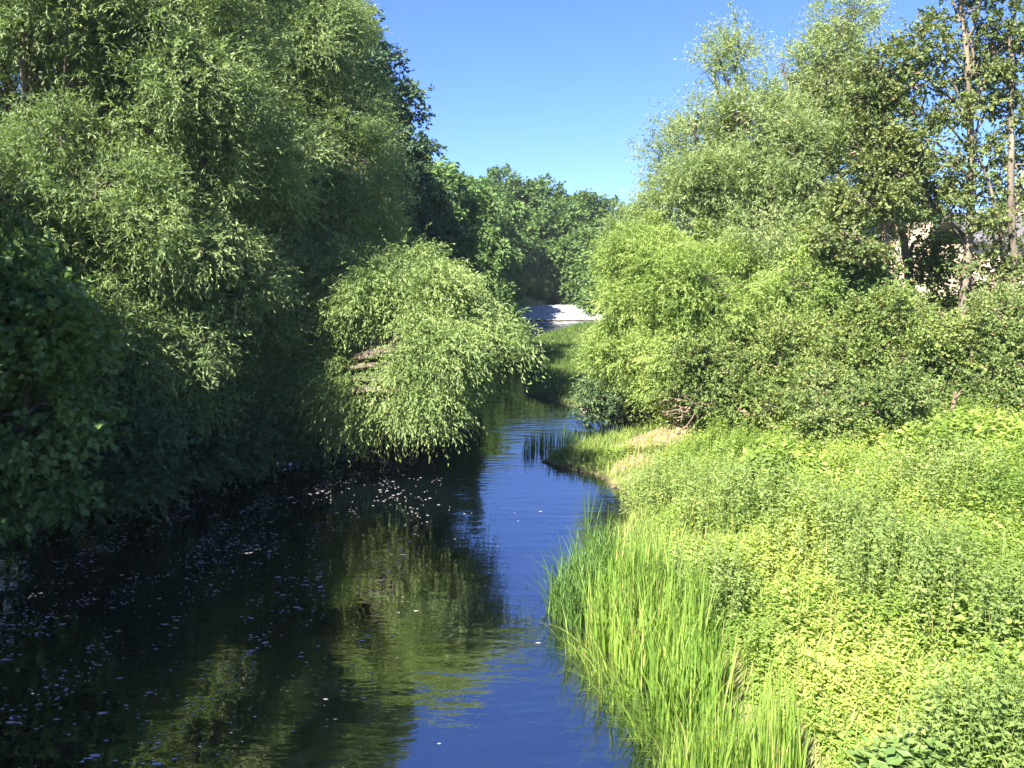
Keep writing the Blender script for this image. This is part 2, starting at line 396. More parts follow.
def make_tree(name, label, cat, base, lobes, leaf, mat, seed, stems=None, r0=.25, bark='bark', group=None, limb=True, lift=.5):
    rng = np.random.default_rng(seed)
    base = np.array([base[0], base[1], float(height(base[0], base[1])) - .12])
    root = thing(name, label, cat, base, group)
    if stems is None:
        top = max(lobes, key=lambda l: l[0][2])[0]
        stems = [(base, base + (top - base) * np.array([.5, .5, .75]))]
    sp = []
    crown = Acc(); limbs = Acc()
    nst = 0
    for st in stems:
        a = np.array(st[0], float); e = np.array(st[1], float); rr = st[2] if len(st) > 2 else r0
        mid = (a + e) / 2 + np.array([*(rng.normal(0, .06, 2) * np.linalg.norm(e - a)), 0.]) + (st[3] if len(st) > 3 else 0)
        pts = wobble(rng, bez(a, mid, e, 14), .03 * rr / .25)
        tr = Acc(); tube(tr, pts, rr, rr * .28, 9, rng, .04, .5 if a[2] < base[2] + .5 else 0)
        link('trunk', tr.mesh('trunk', True), M[bark], root)
        sp.append((pts, rr)); nst += 1
    ll = []
    extra = []
    for c, r, wgt in lobes:
        for _ in range(leaf.get('strays', 3)):
            u = nrm(rng.normal(size=3) + UP * .25)
            extra.append((c + u * r * rng.uniform(.95, 1.3), r * rng.uniform(.18, .34, 3), wgt))
    if leaf.get('sub'):                                  # big lobes break up into rounded leafy masses with hollows between them
        R0 = leaf['sub']; split = []
        for c, r, wgt in lobes:
            rm = float(np.mean(r))
            if rm < R0 * 1.35: split.append((c, r, wgt)); continue
            split.append((c, r * .62, wgt * .5))
            for _ in range(max(4, int(2.1 * (rm / R0) ** 2))):
                u = nrm(rng.normal(size=3) + UP * .15)
                rs = R0 * rng.uniform(.65, 1.4)
                split.append((c + u * r * rng.uniform(.72, 1.12), np.array([rs, rs, rs * .72]) * rng.uniform(.85, 1.15, 3), wgt))
        lobes = split
    lobes = list(lobes) + extra
    for c, r, wgt in lobes:
        best = None
        for pts, rr in sp:
            tz = pts[0][2] + (c[2] - pts[0][2]) * lift
            k = int(np.clip(np.argmin(np.abs(pts[:, 2] - tz) + .25 * np.linalg.norm(pts[:, :2] - c[:2], axis=1)), 1, len(pts) - 1))
            dd = np.linalg.norm(pts[k] - c)
            if best is None or dd < best[0]: best = (dd, pts[k], rr * (1 - .7 * k / len(pts)))
        a = best[1]; ll.append((c, r, wgt, a))
        if limb:
            mid = a + (c - a) * np.array([.45, .45, .7]) + rng.normal(0, .06, 3) * best[0]
            tube(limbs, wobble(rng, bez(a, mid, c, 9), .04), min(best[2] * .7, (.045 + .022 * best[0]) * leaf.get('limb_r', 1.)), .022, 6, rng, .05)
    crown_leaves(crown, limbs if leaf.get('branches', .5) > 0 else None, rng, ll, base, leaf)
    if limbs.n and len(sp) > 1: tube(limbs, sp[0][0], sp[0][1] * .5, sp[0][1] * .14, 5)      # added tube hidden inside the first trunk, running past the limb starts
    if limbs.n: link('limbs', limbs.mesh('limbs', True), M[bark], root)
    link('crown', crown.mesh('crown'), M[mat], root)
    return root

WILLOW = dict(sub=1.05, L=.13, W=.032, clump=.55, cover=.62, twigs=26, twig_len=.55, k=11, droop=.22, rise=.2, hang=.16, branches=.45, br=.03)
WILLOW_HANG = dict(WILLOW, droop=.38, hang=.3, rise=.15, twig_len=.65, clump=.48, twigs=24, cover=.55, strays=6, sub=.75)
WILLOW_AIRY = dict(WILLOW, L=.13, W=.033, clump=.5, cover=.58, twigs=20, rise=.5, droop=.2, twig_len=.65, sub=.8, hang=.2, branches=.7, br=.022)
BROAD = dict(L=.16, W=.12, clump=.8, cover=.8, twigs=14, twig_len=.45, k=8, droop=.15, rise=.1, hang=.2, flat=.6, branches=.5, br=.035)
ALDER = dict(limb_r=.5, L=.105, W=.08, clump=.42, cover=.55, twigs=17, strays=1, twig_len=.32, k=8, droop=.1, rise=.15, hang=.1, flat=.7, branches=.9, br=.028, dead=.03, twig_wood=.05)
THORN = dict(sub=.55, L=.085, W=.06, clump=.42, cover=.62, twigs=26, twig_len=.42, k=10, droop=.15, rise=.2, hang=.1, branches=.8, br=.02, dead=.04, twig_wood=.1)
BUSH = dict(L=.12, W=.075, clump=.6, cover=.8, twigs=16, twig_len=.45, k=9, droop=.2, rise=.2, hang=.15, branches=.4, br=.02)

def L(spec): return [lobe_px(*s) for s in spec]
W_L = 'trees leaning over the left bank'
make_tree('willow_tree', 'tall grey-green willow at the far left whose crown fills the upper left corner', 'tree', (-13.4, 21),
    L([(80, 15, 20, 105, 55), (170, 85, 20.5, 80, 75), (-50, 90, 20, 50, 80), (70, 195, 19.5, 95, 50), (125, 265, 19, 85, 60), (10, 270, 19, 70, 60),
       (60, 360, 18.5, 85, 60), (165, 345, 20, 70, 60), (40, -60, 20, 110, 45), (180, -40, 21, 80, 60), (215, 210, 21.5, 60, 65), (228, 268, 21, 42, 30), (240, 325, 21.4, 42, 30), (215, 380, 21.2, 40, 26), (75, 30, 20, 50, 35), (130, 55, 20, 55, 40), (20, 0, 20, 45, 35), (70, 150, 19, 60, 30), (15, 175, 19, 50, 30), (145, 130, 20, 50, 40)]),
    WILLOW, 'willow', 11, stems=[((-13.4, 21, 1.3), P(25, 40, 20), .34), ((-12.9, 21.3, 1.3), P(120, -40, 20.5), .28), ((-13, 20.5, 1.2), P(70, 230, 19.5), .2)], group=W_L)
make_tree('willow_tree', 'big rounded willow whose right edge slopes down against the open sky', 'tree', (-9.9, 28),
    L([(235, -50, 27, 85, 70), (225, 55, 27, 85, 80), (285, 75, 27.5, 58, 60), (312, 150, 27.5, 46, 65), (235, 165, 26, 90, 70), (315, 225, 26, 70, 70),
       (210, 270, 25, 85, 65), (285, 310, 25, 75, 60), (215, -110, 28, 90, 60), (285, 20, 28, 40, 40)]),
    WILLOW, 'willow', 12, stems=[((-9.9, 28, 1.2), P(240, 20, 27), .38), ((-9.5, 27.6, 1.2), P(290, 90, 27), .26)], group=W_L)
make_tree('maple_tree', 'tall dark broadleaved tree with tiered branches behind the rounded willow', 'tree', (-9.8, 41),
    L([(325, 15, 41, 34, 40), (355, 60, 41, 32, 40), (378, 110, 41, 24, 26), (385, 140, 41, 22, 20), (408, 110, 41, 14, 10), (410, 146, 41, 19, 9), (402, 160, 40.5, 22, 8), (395, 205, 39, 45, 40), (410, 250, 38, 42, 42),
       (340, 100, 42, 60, 90), (310, -50, 42, 40, 40), (360, 200, 40, 50, 60), (345, 290, 38, 45, 45)]),
    dict(BROAD, L=.17, W=.13, clump=.7, strays=2, flat=.45, cover=.7), 'dark', 13, stems=[((-9.8, 41, 1.4), P(350, -30, 41), .4)], group=W_L)
def sprays(origin, ends, rng, r_in=.72, r_out=.28, n=4):
    out = []
    for (px, py, Yd) in ends:
        e = P(px, py, Yd); d = e - origin
        ctrl = origin + d * np.array([.5, .5, .5]) + UP * (.14 * np.linalg.norm(d) * rng.uniform(.2, 1.))
        for t in np.linspace(.42, 1, n):
            p_ = (1 - t) ** 2 * origin + 2 * t * (1 - t) * ctrl + t * t * e + rng.normal(0, .16, 3)
            rr = (r_in + (r_out - r_in) * t) * rng.uniform(.75, 1.25)
            out.append((p_, np.array([rr * 1.15, rr, rr * .75]), 1.))
    return out
_sr = np.random.default_rng(41)
make_tree('willow_tree', 'sunlit willow leaning low across the water from the left bank', 'tree', (-8.9, 24.6),
    sprays(P(350, 345, 22.8), [(330, 270, 23.2), (290, 305, 23.6), (258, 350, 23.8), (268, 392, 23), (318, 398, 22.6), (352, 412, 22.2), (372, 290, 22)], _sr, .55, .17, 6) +
    sprays(P(405, 335, 22), [(402, 262, 23), (446, 280, 21.), (472, 306, 22.6), (496, 348, 20.9), (466, 386, 22.2), (430, 404, 20.2), (392, 416, 22), (455, 345, 19.8)], _sr, .55, .16, 6),
    dict(WILLOW_HANG, sub=0, strays=2, branches=.8, twigs=19, twig_len=.8, outward=1.1, org=P(385, 345, 22.6), L=.125), 'willow_b', 14, stems=[((-8.9, 24.6, .9), P(365, 330, 22.8), .26, np.array([0, 0, .9])), ((-8.7, 24.3, .9), P(440, 325, 21.8), .22, np.array([0, 0, .7]))], group=W_L, lift=.8)
make_tree('sycamore_bush', 'near bush of broad pale leaves on the left edge with its top catching sun', 'bush', (-11.8, 15.6),
    L([(10, 290, 14.5, 45, 22), (40, 325, 14.2, 38, 20), (0, 350, 14.5, 65, 45), (30, 410, 14.5, 48, 45), (-40, 430, 14.8, 60, 80), (35, 470, 15, 45, 35)]),
    dict(BROAD, L=.15, W=.12, clump=.55, twigs=12), 'syc', 15, r0=.1)
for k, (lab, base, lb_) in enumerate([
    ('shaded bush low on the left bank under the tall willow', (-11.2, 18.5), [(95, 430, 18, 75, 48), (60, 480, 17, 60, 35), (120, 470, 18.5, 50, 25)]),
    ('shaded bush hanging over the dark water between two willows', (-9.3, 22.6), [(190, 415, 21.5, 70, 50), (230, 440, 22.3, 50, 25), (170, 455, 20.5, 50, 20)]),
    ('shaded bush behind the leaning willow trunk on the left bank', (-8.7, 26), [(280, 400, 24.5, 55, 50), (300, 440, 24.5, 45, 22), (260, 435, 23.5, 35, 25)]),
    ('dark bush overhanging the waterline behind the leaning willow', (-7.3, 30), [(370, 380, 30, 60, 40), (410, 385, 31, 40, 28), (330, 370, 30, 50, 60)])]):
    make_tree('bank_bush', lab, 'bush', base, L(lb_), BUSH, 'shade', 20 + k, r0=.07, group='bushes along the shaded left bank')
make_tree('ash_tree', 'shadowed tree deep behind the two left willows', 'tree', (-17, 33),
    L([(140, 180, 33, 75, 90), (230, 120, 34, 80, 110), (60, 230, 32, 70, 70), (270, 250, 33, 70, 70), (150, 310, 32, 110, 60), (20, 330, 31, 60, 60)]),
    dict(BROAD, L=.2, W=.12, clump=1.), 'ash', 31, group=W_L)

# right bank
W_R = 'trees on the sunny right bank'
make_tree('willow_tree', 'tall airy willow with feathery upright top on the right bank', 'tree', (8.6, 29.5),
    L([(848, 45, 29, 26, 40, None, .8), (815, 100, 29, 45, 45, None, .8), (850, 120, 29, 35, 50), (725, 105, 29, 38, 45, None, .6), (765, 145, 28.5, 45, 55, None, .9), (690, 170, 28.5, 28, 50, None, .6), (700, 235, 28, 48, 50),
       (755, 215, 28, 60, 55), (820, 190, 28.5, 60, 60), (870, 215, 29, 40, 55), (800, 260, 28, 60, 45), (665, 255, 28.5, 26, 40, None, .7)]),
    WILLOW_AIRY, 'willow_t', 41, stems=[((8.6, 29.5, 1.3), P(845, 60, 29), .2), ((8.2, 29.3, 1.3), P(740, 130, 28.7), .17), ((8.9, 29.8, 1.3), P(800, 130, 28.7), .18), ((8, 29, 1.3), P(690, 200, 28.5), .12)], group=W_R, lift=.65)
make_tree('willow_tree', 'bright bushy willow leaning towards the river in front of the tall airy one', 'tree', (6.6, 27.5),
    L([(645, 268, 27, 36, 28), (636, 300, 27, 26, 30), (622, 345, 26.8, 18, 26), (648, 340, 26.5, 46, 42), (700, 290, 26.5, 55, 45), (760, 295, 26.5, 55, 45), (720, 345, 26, 60, 40), (790, 340, 26, 50, 38), (665, 385, 26, 30, 26), (820, 290, 27, 40, 50)]),
    dict(WILLOW, clump=.5, rise=.35, droop=.25, twigs=26, hang=.2, sub=.8), 'willow_r', 42,
    stems=[((6.6, 27.5, 1.1), P(700, 310, 26.7), .17), ((6.8, 27.7, 1.1), P(780, 300, 26.7), .16), ((6.3, 27.4, 1.1), P(640, 320, 26.8), .13)], group=W_R)
make_tree('alder_tree', 'alder with a dense dark top beside the tall airy willow', 'tree', (12.2, 25.4),
    L([(883, 72, 25.5, 28, 20), (865, 92, 25.5, 22, 14), (905, 95, 25.5, 28, 16), (895, 130, 25.5, 32, 18), (865, 150, 25.5, 30, 16), (900, 175, 25, 30, 16), (870, 200, 25, 30, 16), (850, 235, 25, 32, 16), (860, 262, 25, 30, 14)]),
    ALDER, 'alder', 43, stems=[((12.2, 25.4, 1.5), P(884, 75, 25.5), .16)], bark='palebark', group=W_R, lift=.85)
make_tree('alder_tree', 'tall open alder with bare grey limbs reaching the top of the picture', 'tree', (14, 25),
    L([(960, 12, 25, 30, 14), (925, 40, 25, 28, 14), (995, 45, 25, 26, 14), (965, 70, 25, 26, 12), (915, 85, 25, 22, 10), (940, 112, 25, 32, 12), (985, 105, 25, 24, 12), (925, 150, 25, 26, 10), (960, 160, 25, 26, 10), (1000, 150, 25, 24, 12),
       (935, 205, 25, 30, 16), (975, 195, 25, 28, 14), (975, 262, 25, 26, 10), (940, -30, 25, 30, 16), (985, -30, 25, 30, 16)]),
    dict(ALDER, twigs=12), 'alder', 44, stems=[((14, 25, 1.6), P(957, -20, 25), .2)], bark='palebark', group=W_R, lift=.85)
make_tree('alder_tree', 'forked alder with pale trunk at the right edge of the picture', 'tree', (15.9, 24.6),
    L([(1030, 30, 24.5, 26, 16), (1012, 85, 24.5, 20, 12), (1040, 110, 24.5, 28, 16), (1015, 165, 24.5, 24, 12), (1040, 190, 24.5, 26, 14), (1005, 225, 24.5, 24, 12), (1035, 250, 24.5, 26, 14), (1000, 280, 24.5, 22, 12), (1050, -20, 24.5, 35, 20), (1090, 90, 24.5, 40, 60)]),
    dict(ALDER, twigs=12), 'alder', 45, stems=[((15.9, 24.6, 1.6), P(1012, 60, 24.5), .19), (P(1003, 270, 24.6), P(975, 150, 24.6), .1), (P(1005, 230, 24.6), P(1035, 120, 24.6), .1)], bark='palebark', group=W_R, lift=.85)
for k, (lab, base, lb_, lf, mt) in enumerate([
    ('hawthorn bush behind the heap of dead branches', (6.9, 24.6), [(700, 375, 24.5, 40, 26), (745, 385, 24, 45, 28), (720, 405, 23.5, 30, 14)], THORN, 'thorn'),
    ('broad hawthorn bush behind the fallen branch', (9., 23.4), [(795, 365, 23.5, 38, 34), (835, 395, 22.5, 34, 26), (785, 402, 22.8, 34, 18)], THORN, 'thorn_b'),
    ('hawthorn bush sagging forward onto the tall herbs in the middle of the right bank', (10.2, 21.2), [(860, 410, 20.5, 45, 26), (880, 435, 19.8, 36, 14), (840, 425, 20, 30, 14)], THORN, 'thorn'),
    ('hawthorn bush below the dense dark-topped alder', (11.6, 23), [(888, 338, 23.5, 36, 30), (925, 370, 22.5, 36, 28), (868, 368, 23, 36, 24)], THORN, 'thorn_b'),
    ('hawthorn bush by the pale stumps at the right edge of the picture', (14.2, 22.4), [(985, 345, 22.5, 36, 32), (1030, 380, 21.5, 38, 30), (962, 388, 21.8, 36, 22), (1000, 408, 21, 38, 14), (1040, 335, 22.5, 36, 32)], THORN, 'thorn'),
    ('elder bush with rounder green leaves between the bright willow and the alders', (10.8, 26.5), [(850, 295, 26, 45, 38), (866, 290, 26, 24, 24), (840, 265, 26.3, 32, 24), (830, 335, 25.5, 40, 28)], BUSH, 'syc'),
    ('leafy sapling in front of the pale stone wall', (14.2, 27), [(935, 318, 27, 36, 16), (975, 318, 27, 36, 18), (900, 322, 27, 30, 16), (940, 262, 27, 15, 13), (935, 285, 27, 12, 16)], BUSH, 'thorn'),
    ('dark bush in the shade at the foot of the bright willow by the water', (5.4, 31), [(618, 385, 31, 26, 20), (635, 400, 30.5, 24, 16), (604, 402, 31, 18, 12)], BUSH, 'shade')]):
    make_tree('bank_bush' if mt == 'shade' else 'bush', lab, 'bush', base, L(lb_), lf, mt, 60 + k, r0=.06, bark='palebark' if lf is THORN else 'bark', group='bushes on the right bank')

# distant trees: four kinds, copied
FAR = dict(L=.36, W=.25, clump=.9, cover=.95, twigs=12, twig_len=.6, k=6, droop=.15, rise=.15, hang=.15, flat=.75, branches=0)
def far_proto(name, cat, mat, seed, lobes, label, group, lf=FAR):
    return make_tree(name, label, cat, (0, 105 + seed), [(np.array(c) + np.array([0, 105 + seed, float(height(0, 105 + seed))]), np.array(r), 1.) for c, r in lobes], lf, mat, seed, r0=.22, group=group)
FG = 'trees on the far wooded slope'
protos = [
    far_proto('distant_tree', 'tree', 'far_a', 71, [((0, 0, 9.5), (2.6, 2.6, 2.4)), ((-2, .5, 7), (2.4, 2.4, 2.2)), ((2, -.5, 7.2), (2.3, 2.3, 2.2)), ((.3, -2, 6), (2.5, 2.3, 2.2)), ((-1.8, -1, 4), (2.4, 2.4, 2.2)), ((2, -.6, 4), (2.4, 2.4, 2.2)), ((0, 1.5, 4.5), (2.5, 2.5, 2.5))], 'x', FG),
    far_proto('distant_tree', 'tree', 'far_b', 72, [((0, 0, 10), (1.9, 1.9, 1.9)), ((-1.4, .5, 7.8), (2.2, 2.2, 2.)), ((1.6, -.3, 7.4), (2.3, 2.3, 2.2)), ((0, -1.4, 5.5), (3, 2.6, 2.4)), ((-2, -.6, 4), (2.2, 2.2, 2.)), ((2.2, 0, 4), (2.2, 2.2, 2.2))], 'x', FG, dict(FAR, L=.36, W=.26)),
    far_proto('distant_tree', 'tree', 'far_c', 73, [((0, 0, 10.2), (2.2, 2.2, 1.7)), ((-2.2, 0, 8.2), (2.2, 2.2, 1.9)), ((2.1, .3, 8.4), (2.2, 2.2, 1.9)), ((0, -1.6, 6.5), (3, 2.6, 2.2)), ((-2, -.5, 4.6), (2.4, 2.2, 2.2)), ((2, -.4, 4.2), (2.4, 2.2, 2.2)), ((0, -1, 2.8), (2.6, 2.4, 1.8))], 'x', FG, dict(FAR, L=.45, W=.2, droop=.35)),
    far_proto('distant_bush', 'bush', 'far_a', 74, [((0, 0, 2.2), (2.2, 1.8, 1.7)), ((-1.8, -.4, 1.5), (1.6, 1.6, 1.4)), ((1.8, -.3, 1.6), (1.7, 1.6, 1.4))], 'x', 'bushes beside the weir', dict(FAR, L=.3, W=.2, clump=.8))]
PH = [12., 12., 12., 4.]
used = [0, 0, 0, 0]
def copy_tree(root):
    r = root.copy(); COL.objects.link(r)
    for ch in list(root.children):
        c = ch.copy(); COL.objects.link(c); c.parent = r
    return r
_fr = np.random.default_rng(9)
def put_far(kind, px, py_top, Yd, label, wide=1.):
    top = P(px, py_top, Yd); gz = float(height(top[0], Yd)) - .3
    s = (top[2] - gz) / PH[kind]
    o = protos[kind]
    if used[kind]: o = copy_tree(o)
    used[kind] += 1
    o.location = (float(top[0]), Yd, gz); a = float(_fr.uniform(-.6, .6))
    sx = s * wide * float(_fr.uniform(.92, 1.08))
    for ch in o.children:                     # the parts were written round the first position
        pass
    o.rotation_euler = (0, 0, a); o.scale = (sx, sx, s)
    o['label'] = label
for (kd, px, py, Yd, lab, wd) in [
    (2, 425, 160, 74, 'pale tree highest on the far slope, just right of the tiered dark tree', 1.15),
    (1, 416, 178, 47, 'dark tree on the left bank directly behind the leaning willow', .8),
    (1, 385, 190, 54, 'dark tree on the left bank behind the tiered one', 1.),
    (2, 395, 200, 62, 'pale tree half hidden behind the dark tiered tree', 1.1),
    (0, 452, 176, 84, 'green tree second from the left on the far skyline', 1.),
    (2, 462, 215, 70, 'pale yellowish tree above the leaning willow on the left bank', 1.),
    (0, 440, 238, 58, 'green tree just above the leaning willow beside the dark tree', 1.),
    (1, 503, 172, 116, 'dark tree at the middle of the far skyline', 1.),
    (2, 478, 182, 100, 'pale tree on the far skyline behind the green ones', 1.1),
    (0, 478, 200, 92, 'green tree on the left side of the far slope below the skyline', 1.),
    (1, 545, 182, 118, 'dark rounded tree on the skyline right above the weir', 1.15),
    (1, 560, 205, 110, 'broad dark tree standing directly behind the weir', 1.1),
    (0, 585, 198, 124, 'green tree on the skyline right of the weir', 1.1),
    (1, 612, 203, 122, 'dark tree on the skyline left of the bright willow', 1.),
    (2, 640, 208, 116, 'pale tree whose top shows just left of the airy willow', 1.1),
    (0, 590, 232, 106, 'green tree in front of the skyline right of the weir', 1.1),
    (2, 486, 232, 88, 'pale rounded tree left of the weir below the dark ones', .95),
    (1, 468, 240, 80, 'dark tree left of the weir behind the leaning willow tip', .9),
    (0, 620, 236, 84, 'green tree behind the bright willow right of the weir', 1.),
    (0, 665, 226, 70, 'green tree seen through the left side of the airy willow', 1.),
    (0, 932, 205, 66, 'green tree left of the stone house behind the alders', 1.1),
    (1, 1010, 200, 74, 'dark tree behind the house roof at the right edge', 1.),
    (0, 800, 225, 66, 'green tree behind the airy willow trunk', 1.3),
    (0, 730, 235, 62, 'green tree behind the left half of the airy willow', 1.3),
    (3, 526, 272, 103, 'dark hedge-like bush at the head of the weir', 1.),
    (3, 492, 285, 93, 'bush on the left bank beside the foot of the weir', .7),
    (3, 556, 280, 110, 'bush closing the view above the weir crest', 1.2),
    (3, 575, 262, 112, 'taller bush to the right above the weir crest', 1.),
    (3, 478, 305, 78, 'bush on the left bank below the weir', .9),
    (3, 470, 300, 60, 'bush behind the tip of the leaning willow', 1.),
    (3, 608, 286, 105, 'bush right of the weir crest half behind the bright willow', 1.1)]:
    put_far(kd, px, py, Yd, lab, wd)

# ------------------------------------------------------------------ weir
m, nt, N, Lk = new_mat('foaming_water')
geo = N.new('ShaderNodeNewGeometry'); mp = N.new('ShaderNodeMapping'); mp.inputs['Scale'].default_value = (2.2, .3, .3)
Lk.new(geo.outputs['Position'], mp.inputs['Vector'])
r = ramp(N, [(.3, (.16, .18, .19)), (.45, (.26, .28, .285)), (.62, (.45, .45, .44))]); Lk.new(noise(N, Lk, mp.outputs[0], 1.3, 8., .7), r.inputs[0])
p = N.new('ShaderNodeBsdfPrincipled'); p.inputs['Roughness'].default_value = .4; Lk.new(r.outputs[0], p.inputs['Base Color'])
b = N.new('ShaderNodeBump'); b.inputs['Strength'].default_value = .35; b.inputs['Distance'].default_value = .05
Lk.new(noise(N, Lk, mp.outputs[0], 3., 6., .7), b.inputs['Height']); Lk.new(b.outputs[0], p.inputs['Normal'])
o = N.new('ShaderNodeOutputMaterial'); Lk.new(p.outputs[0], o.inputs[0]); M['foam'] = m
def profile_strip(x0, x1, prof, n=60, seed=1, rough_=.03):
    g = np.random.default_rng(seed); xs_ = np.linspace(x0, x1, n); pr = np.array(prof)
    v = np.stack([np.repeat(xs_[:, None], len(pr), 1), np.tile(pr[:, 0], (n, 1)), np.tile(pr[:, 1], (n, 1)) + g.normal(0, rough_, (n, len(pr)))], -1).reshape(-1, 3)
    k = len(pr); ii = np.arange(n - 1)[:, None] * k + np.arange(k - 1)[None]
    return v, np.stack([ii, ii + k, ii + k + 1, ii + 1], -1).reshape(-1, 4)
wr = thing('weir', 'broad sloping weir white with foaming water, upstream beyond the island', 'weir', (6, 91, 0))
v, f = profile_strip(-3.5, 32, [(91.4, .30), (92.2, .38), (94, .66), (96, 1.0), (98, 1.33), (100, 1.6), (100.5, 1.66), (101, 1.62)], 90, 2, .008)
link('weir_face', mesh_np('weir_face', v, f, smooth=True), M['foam'], wr)
v, f = profile_strip(-3.5, 32, [(91.42, -.3), (91.42, .28)], 90, 3, .01)
link('weir_step', mesh_np('weir_step', v, f), M['mud'], wr)
v, f = profile_strip(-3.5, 32, [(91.3, .05), (90.8, .16), (90.2, .10), (89.7, .015)], 90, 4, .03)
link('foam_line', mesh_np('foam_line', v, f, smooth=True), M['foam'], wr)
# broken water below the weir
tag(link('riffle_water', mesh_np('riffle_water', *profile_strip(-4.4, 14, [(y_, .012) for y_ in np.linspace(70, 89.6, 40)], 50, 6, .012), smooth=True), M['riffle']),
    'broken pale water running out below the weir', kind='structure')

# ------------------------------------------------------------------ stones
def stone_mesh(seed, r):
    import bmesh
    g = np.random.default_rng(seed); bm = bmesh.new(); bmesh.ops.create_icosphere(bm, subdivisions=3, radius=1)
    ph = g.uniform(0, 6, 9); ax = nrm(g.normal(size=(9, 3)))
    for vt in bm.verts:
        q = np.array(vt.co); k = 1 + sum(.09 * math.sin(3.2 * (ax[i_] @ q) + ph[i_]) for i_ in range(9))
        vt.co = (q * k * np.array(r)).tolist()
    me = bpy.data.meshes.new('stone'); bm.to_mesh(me); bm.free()
    for pl in me.polygons: pl.use_smooth = True
    return me
for k, (px, py, z, r, lab) in enumerate([
    (631, 482, .12, (.24, .2, .17), 'pale stone at the water edge beside the bare earth'),
    (462, 346, .02, (.5, .4, .22), 'stone in the riffle behind the willow tip'),
    (545, 336, .02, (.9, .5, .16), 'flat sunlit stone in the pool below the weir'),
    (560, 338, .02, (.6, .4, .18), 'smaller stone right of the flat one in the weir pool'),
    (584, 411, .03, (.28, .2, .12), 'wet dark stone at the shaded bank below the island'),
    (596, 468, .06, (.22, .18, .1), 'small stone on the muddy edge of the spit')]):
    g_ = G(px, py, z); o = link('stone', stone_mesh(200 + k, r), M['stone']); o.location = g_.tolist(); o.rotation_euler = (0, 0, k * 1.3)
    tag(o, lab, 'stone', 'stones at the water')

# pebbles and clods on the bare earth and along the waterline of the spit
g = np.random.default_rng(55); A = Acc()
_ico = stone_mesh(300, (1, 1, 1)); iv = np.array([v_.co for v_ in _ico.vertices]); iF = np.array([list(p_.vertices) for p_ in _ico.polygons])
def pebble(x, y, r):
    a = g.uniform(0, 6.3); c_, s_ = math.cos(a), math.sin(a)
    q = iv * r * g.uniform(.6, 1.3, 3) * [1, 1, .6]; q = q @ np.array([[c_, -s_, 0], [s_, c_, 0], [0, 0, 1]])
    A.add(q + [x, y, float(height(x, y)) + r * .1], iF)
for cc, rx, ry in EARTH[:3]:
    for _ in range(30): 
        x, y = cc[0] + g.normal(0, .55) * rx, cc[1] + g.normal(0, .5) * ry
        if x - rb(y) > .1: pebble(x, y, math.exp(g.normal(math.log(.035), .5)))
for y in g.uniform(20, 27.5, 130): pebble(float(rb(y)) + g.uniform(-.05, .5), y, math.exp(g.normal(math.log(.04), .5)))
tag(link('pebbles', A.mesh('pebbles', True), rough_mat('earthy_pebble', [(.3, (.08, .06, .045)), (.7, (.22, .18, .13))], 6., .9, .4)), 'small stones and clods scattered over the bare earth', 'pebbles', kind='stuff')

# ------------------------------------------------------------------ grasses, herbs, reeds
def blades(rng, base, h, lean, width, segs=3, bend=.35, tone=None, twist=True):
    n = len(base); th = rng.uniform(0, 2 * PI, n)
    ld = np.stack([np.cos(th), np.sin(th), np.zeros(n)], -1) if lean is None else lean
    side = nrm(np.cross(np.broadcast_to(UP, ld.shape), ld) + rng.normal(0, .5, (n, 3)) * [1, 1, 0])
    t = np.linspace(0, 1, segs + 1)
    bnd = bend * rng.uniform(.2, 1.6, n)
    c = base[:, None] + UP * (h[:, None] * (t - .35 * bnd[:, None] * t ** 3))[..., None] + ld[:, None] * (h[:, None] * bnd[:, None] * t ** 2)[..., None]
    wd = width[:, None] * (1 - t ** 1.6) * .5 + .0008
    v = np.stack([c - side[:, None] * wd[..., None], c + side[:, None] * wd[..., None]], 2)
    v = v.reshape(-1, 3); K = (segs + 1) * 2
    s0 = np.arange(n)[:, None] * K + np.arange(segs)[None] * 2
    f = np.stack([s0, s0 + 1, s0 + 3, s0 + 2], -1).reshape(-1, 4)
    tn = rng.uniform(.15, .85, n) if tone is None else tone
    return v, f, np.repeat(tn, segs)

def herb_plants(rng, xy, h, leafL, leafW, pairs=7):
    """upright leafy stems: opposite pairs of broad leaves, biggest half way up"""
    n = len(xy); z = height(xy[:, 0], xy[:, 1]) - .03
    base = np.stack([xy[:, 0], xy[:, 1], z], -1)
    ld = rng.normal(0, .16, (n, 3)); ld[:, 2] = 1; ld = nrm(ld)
    t = np.linspace(.25, 1, pairs)[None].repeat(n, 0) + rng.normal(0, .03, (n, pairs))
    a0 = rng.uniform(0, PI, n)[:, None] + np.arange(pairs)[None] * (PI / 2) + rng.normal(0, .3, (n, pairs))
    out = []
    tn0 = np.clip(rng.normal(.5, .14, n) + .28 * np.sin(xy[:, 0] * 1.3 + 2 * np.sin(xy[:, 1] * .6)) * np.sin(xy[:, 1] * 1.1 + 1 + np.sin(xy[:, 0] * .9)), .05, .95)
    for sgn in (0, PI):
        az = a0 + sgn
        d = np.stack([np.cos(az), np.sin(az), rng.normal(.0, .35, az.shape) - .1 + .5 * (t > .93)], -1)
        pos = base[:, None] + ld[:, None] * (h[:, None] * t)[..., None]
        sz = (1.15 - .55 * np.abs(t - .6)) * rng.uniform(.7, 1.25, t.shape) * np.where(t > .93, .75, 1.)
        nn = UP + rng.normal(0, .35, (n, pairs, 3))
        q, f = leaf_quads(pos.reshape(-1, 3), d.reshape(-1, 3), nn.reshape(-1, 3), (leafL * sz).ravel(), (leafW * sz).ravel(), .15)
        tone = np.clip(tn0[:, None] + rng.normal(0, .13, t.shape), 0, .97)
        out.append((q, f, tone.ravel()))
    return base, ld, out

